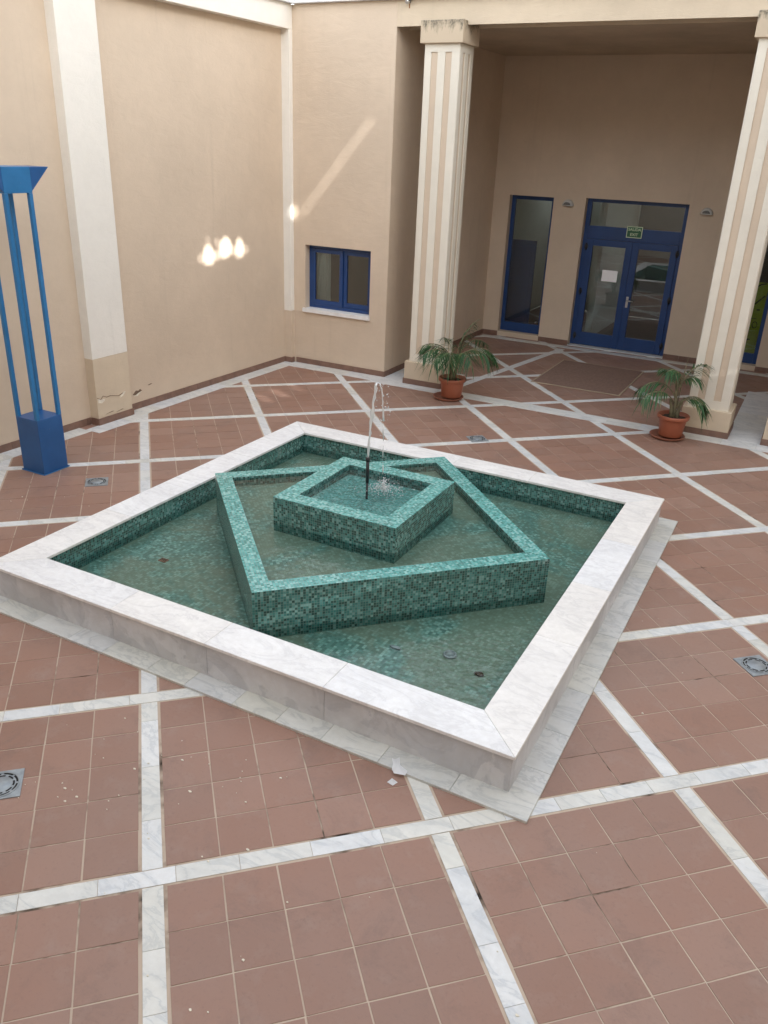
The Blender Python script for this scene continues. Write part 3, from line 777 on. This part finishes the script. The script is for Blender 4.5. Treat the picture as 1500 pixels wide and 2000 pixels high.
# double door with transom
m = MB(); z0, z1 = .012, 2.433; x0, x1 = DD
m.box(x0, x0+.075, DY, DY+.07, z0, z1, .003); m.box(x1-.075, x1, DY, DY+.07, z0, z1, .003)
m.box(x0+.0755, x1-.0755, DY+.001, DY+.069, 2.375, z1-.0005, .003); m.box(x0+.0755, x1-.0755, DY+.001, DY+.069, 1.80, 2.005, .003)
df = done('door_frame', m, 'blue_frame', P)
m = MB(); m.box(x0+.07, x1-.07, DY+.03, DY+.034, 2.0, 2.38); sub('pane', m, 'window_glass', df, P)
cx = -.105
for a, b, side in ((x0+.079, cx-.0015, 0), (cx+.0015, x1-.079, 1)):
    m = MB(); frame_rect(m, a, b, .02, 1.797, .105, DY-.012, DY+.04, .004, .22); lf = done('door_leaf', m, 'blue_frame', P)
    m = MB(); m.box(a+.1, b-.1, DY+.012, DY+.016, .235, 1.697); sub('pane', m, 'window_glass', lf, P)
    hx = a-.004 if side == 0 else b+.004
    for hz in (1.67, .93, .17):
        m = MB(); m.tube([(hx, DY-.022, hz-.055), (hx, DY-.022, hz+.055)], .016, 10); m.box(hx-.03, hx+.03, DY-.018, DY-.0125, hz-.03, hz+.03, .002); sub('hinge', m, 'dark_metal', lf, P)
    if side:
        m = MB(); m.box(a+.03, a+.07, DY-.020, DY-.0125, .74, .92, .003)
        m.tube([(a+.05, DY-.018, .86), (a+.05, DY-.065, .86), (a+.06, DY-.068, .86), (a+.155, DY-.066, .857)], .0105, 10); m.tube([(a+.05, DY-.018, .775), (a+.05, DY-.03, .775)], .014, 12)
        sub('handle', m, 'steel', lf, P)
# hall behind the glass
m = MB(); m.box(-2.6, 3.2, BY+.26, 12.6, -.03, -.004); done('hall_floor', m, 'hall_floor', P)
m = MB(); m.wall((-.77, 12.6, 0), (1, 0, 0), (0, -1, 0), 3.97, 2.8, .1); done('hall_end_wall', m, 'room_dark', P)  # dark colour stands in for the dim hall depth behind the glass
m = MB(); m.wall((-2.6, 12.6, 0), (1, 0, 0), (0, -1, 0), 1.825, 2.8, .1); m.box(-2.62, .4, BY+.255, 12.25, 2.8, 2.9); m.box(-.7, .4, 12.251, 12.6, 2.8, 2.9); m.box(.401, 3.2, BY+.255, 10.2, 2.8, 2.9); m.box(1.3, 3.2, 10.201, 12.6, 2.8, 2.9); m.box(-2.7, -2.6, BY+.255, 12.6, 0, 2.8); m.box(3.2, 3.3, BY+.255, 12.6, 0, 2.8)  # gaps between the ceiling boxes are added to let sky light in
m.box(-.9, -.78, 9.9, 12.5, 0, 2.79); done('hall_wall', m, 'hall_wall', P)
m = MB(); m.box(-2.45, -1.95, 9.75, 9.80, 0, 1.62, .004); m.box(-2.40, -2.02, 9.74, 9.7495, .1, 1.5, .002)
tag(done('blue_panel', m, 'lamp_dark_blue'), 'blue door standing open inside, seen through the narrow side window', 'door')
m = MB(); m.box(-1.9, -1.5, 9.9, 10.4, .0, .12, .01); m.box(-1.88, -1.52, 9.92, 10.38, .12, .18, .02)
tag(done('floor_box', m, 'dark_metal'), 'low dark box on the floor behind the narrow side window', 'box')
# sign, notice, poster
def text(s, size, mat, M_, extrude=.0008, shear=0):
    cu = bpy.data.curves.new('lettering', 'FONT'); cu.body = s; cu.size = size; cu.align_x = 'CENTER'; cu.align_y = 'CENTER'; cu.extrude = extrude; cu.offset = size*.012
    o = bpy.data.objects.new('tmp', cu); COL.objects.link(o)
    bpy.context.view_layer.update()
    me = bpy.data.meshes.new_from_object(o.evaluated_get(bpy.context.evaluated_depsgraph_get())); bpy.data.objects.remove(o)
    me.transform(M_); me.materials.clear(); me.materials.append(MAT[mat]); return me
def lettering(s, size, mat, loc, parent, origin, rot=0.0):
    Mx = Matrix.Rotation(math.radians(90), 4, 'X') @ Matrix.Rotation(rot, 4, 'Z')
    me = text(s, size*K, mat, Mx); o = bpy.data.objects.new('lettering', me); COL.objects.link(o)
    o.parent = parent; o.location = (Vector(loc)-Vector(origin))*K; return o
sg = anchored('exit_sign', 'green and white bilingual exit sign above the double door', 'sign', (-.11, DY-.01, 1.95))
m = MB(); m.box(-.235, .018, DY-.012, DY-.003, 1.862, 2.042, .002); done('plate', m, 'sign_white', sg)
m = MB(); m.box(-.223, .006, DY-.0135, DY-.0122, 1.874, 2.030); done('field', m, 'sign_green', sg)
lettering('SALIDA', .063, 'sign_white', (-.1085, DY-.0150, 1.992), sg, (-.11, DY-.01, 1.95))
lettering('EXIT', .063, 'sign_white', (-.1085, DY-.0150, 1.913), sg, (-.11, DY-.01, 1.95))
m = MB(); m.box(-.545, -.285, DY+.006, DY+.0085, 1.13, 1.315); tag(done('paper_notice', m, 'white_paper'), 'blank white paper sheet stuck on the left door pane', 'notice')
po = anchored('poster', 'lime green poster with black marks behind the right side window', 'poster', (1.75, DY+.035, .8))
m = MB(); m.box(1.42, 2.075, DY+.034, DY+.038, .25, 1.36); done('sheet', m, 'lime_poster', po)
def stroke(pts, w_):
    q = [(x, DY+.0325, z) for x, z in pts]; m = MB(); m.tube(q, w_, 6); done('mark', m, 'poster_ink', po)
stroke([(1.93, 1.02), (2.05, 1.16)], .012); stroke([(1.975, .935), (2.02, .94)], .012)
stroke([(1.99+.036*math.cos(a*.52), .70+.05*math.sin(a*.52)) for a in range(13)], .006); stroke([(1.90, .66), (1.94, .645)], .006)
stroke([(1.90, .79), (1.95, .80), (2.0, .80)], .004); stroke([(1.86, .40), (1.90, .42), (1.94, .47), (1.965, .46)], .011); stroke([(1.9, 1.28), (1.97, 1.33), (2.04, 1.345)], .009)
# wall lamps
def wall_lamp(label):
    t = thing('wall_lamp', label, 'wall lamp', group='half round lamps beside the doors')
    s_ = MB(); n = 20; R0 = .095
    rows = []
    for k in range(n+1):
        a = math.pi*k/n; rows.append([(R0*math.cos(a)*c_, -.075*d_ - .0, R0*math.sin(a)*c_) for c_, d_ in ((1, 0), (1, .35), (.86, .8), (.6, 1), (0, 1.05))])
    for k in range(n):
        for q in range(4):
            f = s_.face([rows[k][q], rows[k][q+1], rows[k+1][q+1], rows[k+1][q]])
            if f: f.smooth = True
    done('shell', s_, 'lamp_shell', t, weld=True)
    s_ = MB(); s_.prism([(R0*.97*math.cos(math.pi+math.pi*k/14), .055*math.sin(math.pi+math.pi*k/14)*1.2) for k in range(15)], -.006, .0); done('base', s_, 'lamp_shell', t)
    s_ = MB()
    for k in range(8):
        a = math.pi*(k+.5)/8; s_.face([(.0, -.0815, .012)] + [((.06)*math.cos(a+x), -.0805, .012+.045*math.sin(a+x)) for x in (-.16, .16)])
    s_.prism([(.066*math.cos(k*6.283/24), .066*math.sin(k*6.283/24)) for k in range(24)], -.007, .002)
    done('lens', s_, 'lamp_lens', t)
    return t
wl = wall_lamp('half round grey wall lamp between the narrow side window and the double door')
wl.location = Vector((-1.235, BY-.001, 2.30))*K
dup(wl, (.975, BY-.001, 2.31), 0, 'half round grey wall lamp right of the double door')
# entrance mat
mt = anchored('entrance_mat', 'large brown entrance mat with pale edging in front of the double door', 'mat', (0, 7, 0))
m = MB(); m.box(-.64, .62, 6.20, 7.80, .004, .012, .002); done('matting', m, 'mat_fibre', mt)
m = MB()
for b in ((-.665, .645, 6.175, 6.198), (-.665, .645, 7.802, 7.825), (-.665, -.642, 6.199, 7.801), (.622, .645, 6.199, 7.801)): m.box(*b, .003, .011, .001)
done('edging', m, 'mat_edge', mt)
# ---------------- columns
def column(label):
    t = thing('column', label, 'column', group='fluted square columns of the portico')
    W2, D2 = .285, .26
    m = MB(); m.box(-W2, W2, -D2, D2, 0.0, .325, .006); pe = done('pedestal', m, 'pedestal_plaster', t)
    m = MB()
    for b in ((-W2-.012, W2+.012, -D2-.013, -D2-.001), (-W2-.012, W2+.012, D2+.001, D2+.013), (-W2-.013, -W2-.001, -D2, D2), (W2+.001, W2+.013, -D2, D2)): m.box(*b, 0, .08, .001)
    o = done('skirting', m, 'skirting_tile', t); o.parent = pe
    w2, d2 = .238, .215
    # shaft: recessed flutes on all four sides, drawn as one closed outline
    def side(h, fl):     # along one side from -h to h, depth offsets
        out = [(-h+.012, 0)]
        for a, b in fl: out += [(a, 0), (a, .016), (b, .016), (b, 0)]
        out += [(h-.012, 0)]; return out
    fx = ((-.142, -.056), (.046, .132)); fyy = ((-.115, -.045), (.045, .115))
    outline = []
    for s_, d_ in side(w2, fx): outline.append((s_, -d2+d_))
    for s_, d_ in side(d2, fyy): outline.append((w2-d_, s_))
    for s_, d_ in side(w2, fx): outline.append((-s_, d2-d_))
    for s_, d_ in side(d2, fyy): outline.append((-w2+d_, -s_))
    m = MB(); m.prism(outline, .43, 4.165)
    rc = [(-w2+.012, -d2), (w2-.012, -d2), (w2, -d2+.012), (w2, d2-.012), (w2-.012, d2), (-w2+.012, d2), (-w2, d2-.012), (-w2, -d2+.012)]
    m.prism(rc, .326, .4295); m.prism(rc, 4.1655, 4.255); done('shaft', m, 'column_cream', t)
    m = MB()
    for a, b in fx:
        m.box(a+.001, b-.001, -d2+.012, -d2+.0145, .431, 4.164); m.box(-b+.001, -a-.001, d2-.0145, d2-.012, .431, 4.164)
    for a, b in fyy:
        m.box(w2-.0145, w2-.012, a+.001, b-.001, .431, 4.164); m.box(-w2+.012, -w2+.0145, a+.001, b-.001, .431, 4.164)
    done('flute', m, 'beige_plaster', t)
    m = MB(); m.box(-.282, .282, -.262, .262, 4.256, 4.4995, .008); done('capital', m, 'mossy_plaster', t)
    return t
c1 = column('fluted cream column with mossy capital beside the left potted palm')
c1.location = Vector((-1.89, 5.265, 0))*K
dup(c1, (1.925, 5.285, 0), 0, 'fluted cream column beside the right potted palm')
dup(c1, (2.885, 5.30, 0), 0, 'column at the right edge, partly out of the frame')
# spout on the frieze
sp = anchored('drain_spout', 'short grey spout with a rust stain above the left column', 'spout', (-2.35, WY, 4.73))
m = MB(); m.tube([(-2.40, WY+.01, 4.722), (-2.40, WY-.06, 4.715), (-2.40, WY-.085, 4.70)], .022, 12); done('pipe', m, 'steel', sp)
m = MB(); m.prism([(0, 0), (1, 0), (1, 1), (0, 1)], 0, 1) if False else None
m.box(-2.408, -2.392, WY-.002, WY+.002, 4.645, 4.695, .001); done('rust_stain', m, 'rust', sp)

# ------------------------------------------------------------------ blue lamp column
LC = anchored('courtyard_lamp', 'tall blue metal lamp column with four slim posts and a flared head', 'lamp', (-3.69, -.03, 0))
cxl, cyl, hw = -3.685, -.028, .148
m = MB(); m.box(cxl-hw, cxl+hw, cyl-hw, cyl+hw, .004, .555, .004); done('base_box', m, 'lamp_dark_blue', LC)
m = MB(); m.box(cxl-hw-.012, cxl+hw+.012, cyl-hw-.012, cyl+hw+.012, 0, .0038); done('base_plate', m, 'lamp_blue', LC)
for sx in (-1, 1):
    for sy in (-1, 1):
        m = MB(); m.lathe([(.011, .004), (.011, .010), (.0, .011)], 6, (cxl+sx*(hw+.004), cyl+sy*(hw+.004))); done('bolt', m, 'lamp_dark_blue', LC)
pw = .036
for sx in (-1, 1):
    for sy in (-1, 1):
        m = MB(); x, y = cxl+sx*(hw-pw/2), cyl+sy*(hw-pw/2); m.box(x-pw/2, x+pw/2, y-pw/2, y+pw/2, .556, 2.60, .002); done('post', m, 'lamp_blue', LC)
m = MB(); m.box(cxl-hw, cxl+hw, cyl-hw, cyl+hw, 2.601, 2.815, .002); hd = done('lamp_head', m, 'lamp_blue', LC)
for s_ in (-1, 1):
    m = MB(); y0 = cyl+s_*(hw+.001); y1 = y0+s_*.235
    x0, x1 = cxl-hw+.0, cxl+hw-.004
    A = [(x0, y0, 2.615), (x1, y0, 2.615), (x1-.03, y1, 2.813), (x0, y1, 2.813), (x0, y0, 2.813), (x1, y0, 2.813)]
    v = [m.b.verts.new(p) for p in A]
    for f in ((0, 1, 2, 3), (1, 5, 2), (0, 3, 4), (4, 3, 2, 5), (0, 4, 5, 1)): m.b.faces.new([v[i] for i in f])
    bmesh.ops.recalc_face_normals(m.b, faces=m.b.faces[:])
    sub('wing', m, 'lamp_dark_blue', hd, LC)

# ------------------------------------------------------------------ potted palms
def leaflet(mb, p, d, L, w_, droop):
    """narrow drooping blade from p along d"""
    d = d.normalized(); sidev = d.cross(Vector((0, 0, 1)))
    sidev = sidev.normalized() if sidev.length > .05 else Vector((1, 0, 0))
    n = 4; prev = None
    for i in range(n+1):
        t = i/n; c = p + d*L*t + Vector((0, 0, -droop*L*t*t))
        ww = w_*(math.sin(math.pi*min(1, .18+.82*t)))*(.5 if i in (0,) else 1) + .0006
        cur = (mb.b.verts.new(c - sidev*ww), mb.b.verts.new(c + sidev*ww))
        if prev: mb.b.faces.new((prev[0], prev[1], cur[1], cur[0])).smooth = True
        prev = cur
def frond(root, base, az, L, e0, e1, leafL, rnd, dens=21, start=.30):
    r = MB(); lf = MB(); pts = []; p = Vector(base); n = 22; tang = []
    for i in range(n+1):
        t = i/n; e = e0+(e1-e0)*t**1.25; d = Vector((math.cos(az)*math.cos(e), math.sin(az)*math.cos(e), math.sin(e)))
        pts.append(p.copy()); tang.append(d); p = p + d*(L/n)
    r.tube(pts, [.0085*(1-.8*i/n)+.0012 for i in range(n+1)], 6)
    st = done('frond', r, 'palm_stem', root)
    for k in range(dens):
        t = start+(1-start)*(k+.5)/dens; f = t*n; i = min(int(f), n-1); q = pts[i].lerp(pts[i+1], f-i); d = tang[i]
        sd = d.cross(Vector((0, 0, 1))); sd = sd.normalized() if sd.length > .1 else Vector((-math.sin(az), math.cos(az), 0))
        env = math.sin(math.pi*(.15+.80*(t-start)/(1-start)))**.6
        for s_ in (-1, 1):
            dd = sd*s_*rnd.uniform(.55, .85) + d*rnd.uniform(.55, .8) + Vector((0, 0, rnd.uniform(-.35, .05)))
            leaflet(lf, q, dd, leafL*1.12*env*rnd.uniform(.75, 1.1), .0066*rnd.uniform(.8, 1.15), rnd.uniform(.25, .75))
    leaflet(lf, pts[-1], tang[-1], leafL*.7, .006, .4)
    o = done('leaflets', lf, 'palm_leaf', root); o.parent = st
def potted_palm(loc, label, fronds, seed, h, cane):
    rnd = random.Random(seed)
    t = thing('potted_palm', label, 'potted plant', loc, group='potted palms by the columns')
    m = MB(); m.lathe([(.0, .022), (.128, .022), (.135, .03), (.158, .225), (.160, .232), (.180, .236), (.186, .243), (.188, .272), (.182, .282), (.172, .282), (.165, .272), (.160, .235), (.0, .235)], 40); done('pot', m, 'terracotta_pot', t)
    m = MB(); m.lathe([(.163, .236), (.12, .244), (.06, .25), (.0, .252)], 24)
    for v in m.b.verts: v.co.z += rnd.uniform(-.005, .005)
    done('soil', m, 'soil', t)
    for k, (ox, oy, az, hh) in enumerate(cane):
        m = MB(); q = [(ox+math.cos(az)*.05*s_*s_, oy+math.sin(az)*.05*s_*s_, .235+hh*s_) for s_ in (0, .25, .5, .75, 1)]
        m.tube(q, [.024, .022, .020, .017, .012], 8); done('cane', m, 'palm_stem', t)
    for (bx, by, bz, az, L, e0, e1, ll) in fronds:
        frond(t, (bx, by, bz), az, L, math.radians(e0), math.radians(e1), ll, rnd)
    # upright unopened spear
    return t
IR = math.radians(27.1)          # azimuth of picture-right
def A_(deg): return IR+math.radians(deg)
potted_palm((-1.29, 4.685, .012), 'potted palm in terracotta by the left column, two drooping heads of fronds', [
    (-.02, 0, .45, A_(180), .55, 78, -35, .25), (-.02, 0, .45, A_(160), .52, 70, -45, .24), (-.03, -.02, .45, A_(205), .55, 72, -50, .26), (-.02, -.02, .42, A_(262), .60, 80, -70, .27),
    (-.02, -.02, .42, A_(232), .58, 74, -62, .27), (0, -.02, .42, A_(300), .58, 78, -60, .25), (.03, 0, .42, A_(8), .72, 72, -72, .27), (.03, 0, .45, A_(-22), .64, 74, -75, .27), (.02, .02, .45, A_(40), .70, 72, -45, .24),
    (.02, .02, .45, A_(10), .62, 86, 45, .18), (0, 0, .45, A_(110), .55, 75, -20, .22)], 4, .3, [(-.02, 0, A_(170), .30), (.02, .01, A_(0), .30), (0, -.03, A_(270), .26)])
potted_palm((1.60, 4.69, .012), 'potted palm in terracotta by the right column with one tall thin spear', [
    (-.02, 0, .48, A_(184), .56, 62, -58, .23), (-.02, -.02, .42, A_(204), .58, 52, -50, .24), (-.01, 0, .58, A_(170), .36, 80, 0, .18), (.02, -.02, .38, A_(-28), .40, 66, -78, .24), (.02, 0, .42, A_(-5), .36, 50, -60, .22), (0, 0, .62, A_(22), .46, 66, -6, .20),
    (.01, 0, .66, A_(200), .34, 84, -40, .22), (.01, 0, .62, A_(330), .28, 80, -35, .2), (0, .02, .5, A_(90), .4, 74, -20, .18)], 9, .45, [(0, 0, A_(120), .42), (.035, .0, A_(0), .26), (-.03, -.01, A_(190), .24)])
sp1 = [o for o in bpy.data.objects if o.name.startswith('potted_palm')]
for rt_, (x, y), h0, h1 in ((sp1[0], (.10, .04), .60, .84), (sp1[1], (.03, .03), .55, .98)):
    m = MB(); m.tube([(x*.4, y*.4, h0-.2), (x*.8, y*.8, (h0+h1)/2), (x*1.3, y*1.3, h1)], [.007, .006, .001], 6); done('spear_leaf', m, 'palm_stem' if rt_ is sp1[1] else 'palm_leaf', rt_)
for loc, lab in (((-1.325, 4.665, 0), 'shallow clay saucer under the left potted palm'), ((1.565, 4.69, 0), 'shallow clay saucer under the right potted palm')):
    m = MB(); m.lathe([(0, .001), (.165, .001), (.18, .008), (.208, .036), (.205, .04), (.198, .038), (.172, .012), (0, .011)], 40)
    o = done('plant_saucer', m, 'saucer_clay'); o.location = Vector(loc)*K; tag(o, lab, 'saucer', 'saucers under the palms')

# ------------------------------------------------------------------ the rest of the courtyard, out of the frame, and an added sun blocker
m = MB(); m.box(3.25, 8, WY+.03, WY+.36, 0, 4.454); done('side_wall', m, 'beige_plaster', P)
m = MB(); m.box(3.25, 3.55, WY+.361, 8.999, 0, 4.499); done('inner_wall', m, 'beige_plaster', P)
OB = anchored('opposite_building', 'beige building closing the courtyard behind the viewpoint', 'building', (3, -6.2, 0))
m = MB(); m.box(-8, 8, -6.7, -6.2, 0, 7.0); done('facade', m, 'opposite_plaster', OB)
RW = anchored('sun_blocker', 'unseen beige block added on the right to hold off the sun, pierced for sun spots', 'building', (8, 0, 0))  # added out of view to block the sun from the courtyard
RX = 8.0
def to_screen(p):
    p = Vector(p); t = (RX-p.x)/SUN.x; q = p + SUN*t; return (q.y, q.z)
def wall_spot(y, z, ry, rz): return [to_screen((XW(y), y+ry*math.cos(a*.785), z+rz*math.sin(a*.785))) for a in range(8)]
def odd_spot(y, z, pts): return [to_screen((XW(y), y+a, z+b)) for a, b in pts]
hol = [odd_spot(3.42, 1.73, ((-.09, -.10), (.07, -.11), (.09, .0), (.02, .09), (-.06, .07))), odd_spot(3.76, 1.775, ((-.11, -.08), (-.03, -.10), (.08, -.07), (.10, .05), (.02, .13), (-.09, .06))), odd_spot(4.06, 1.765, ((-.08, -.11), (.06, -.09), (.05, .04), (-.005, .11), (-.05, .06)))]
hol += [odd_spot(y, z, ((-r, -r), (r, -r), (r*.6, r), (-r, r*.8))) for y, z, r in ((3.27, 1.69, .022), (3.58, 1.70, .03), (3.915, 1.74, .026), (3.60, 1.86, .018), (4.19, 1.73, .020), (3.42, 1.89, .015))]
hol += [[to_screen(p) for p in ((-4.02, WY, 2.105), (-2.90, WY, 3.388), (-2.91, WY, 3.397), (-4.02, WY, 2.122))]]
hol += [[to_screen((XF(5.1), 5.105+.03*math.cos(a*.785), 2.18+.08*math.sin(a*.785))) for a in range(8)]]
hol += [[to_screen((x+r*math.cos(a*.785), y+r*.8*math.sin(a*.785), 0)) for a in range(8)] for x, y, r in ((-3.35, 3.23, .07), (-3.32, 3.55, .09), (-3.27, 3.90, .06))]
SY0, SY1, SZ1 = -17.0, 14.0, 10.0
m = MB(); m.box(RX+.001, RX+.5, SY0, SY1, 0, 2.6); done('facade', m, 'opposite_plaster', RW)
zc = 2.6
outer = [(SY0, zc+.002), (SY1, zc+.002), (SY1, SZ1), (SY0, SZ1)]
loops = [[Vector((x, z, 0)) for x, z in outer]] + [[Vector((x, z, 0)) for x, z in h] for h in hol]
flat = [v for l in loops for v in l]; tri = tessellate_polygon(loops)
print('holes', [(round(min(z for x, z in h), 2), round(max(z for x, z in h), 2)) for h in hol])
m = MB(); vv = [m.b.verts.new((RX, v.x, v.y)) for v in flat]
for t3 in tri:
    try: m.b.faces.new([vv[i] for i in t3])
    except ValueError: pass
done('sun_screen', m, 'opposite_plaster', RW)  # added screen, its holes shaped to throw the sun spots and streak
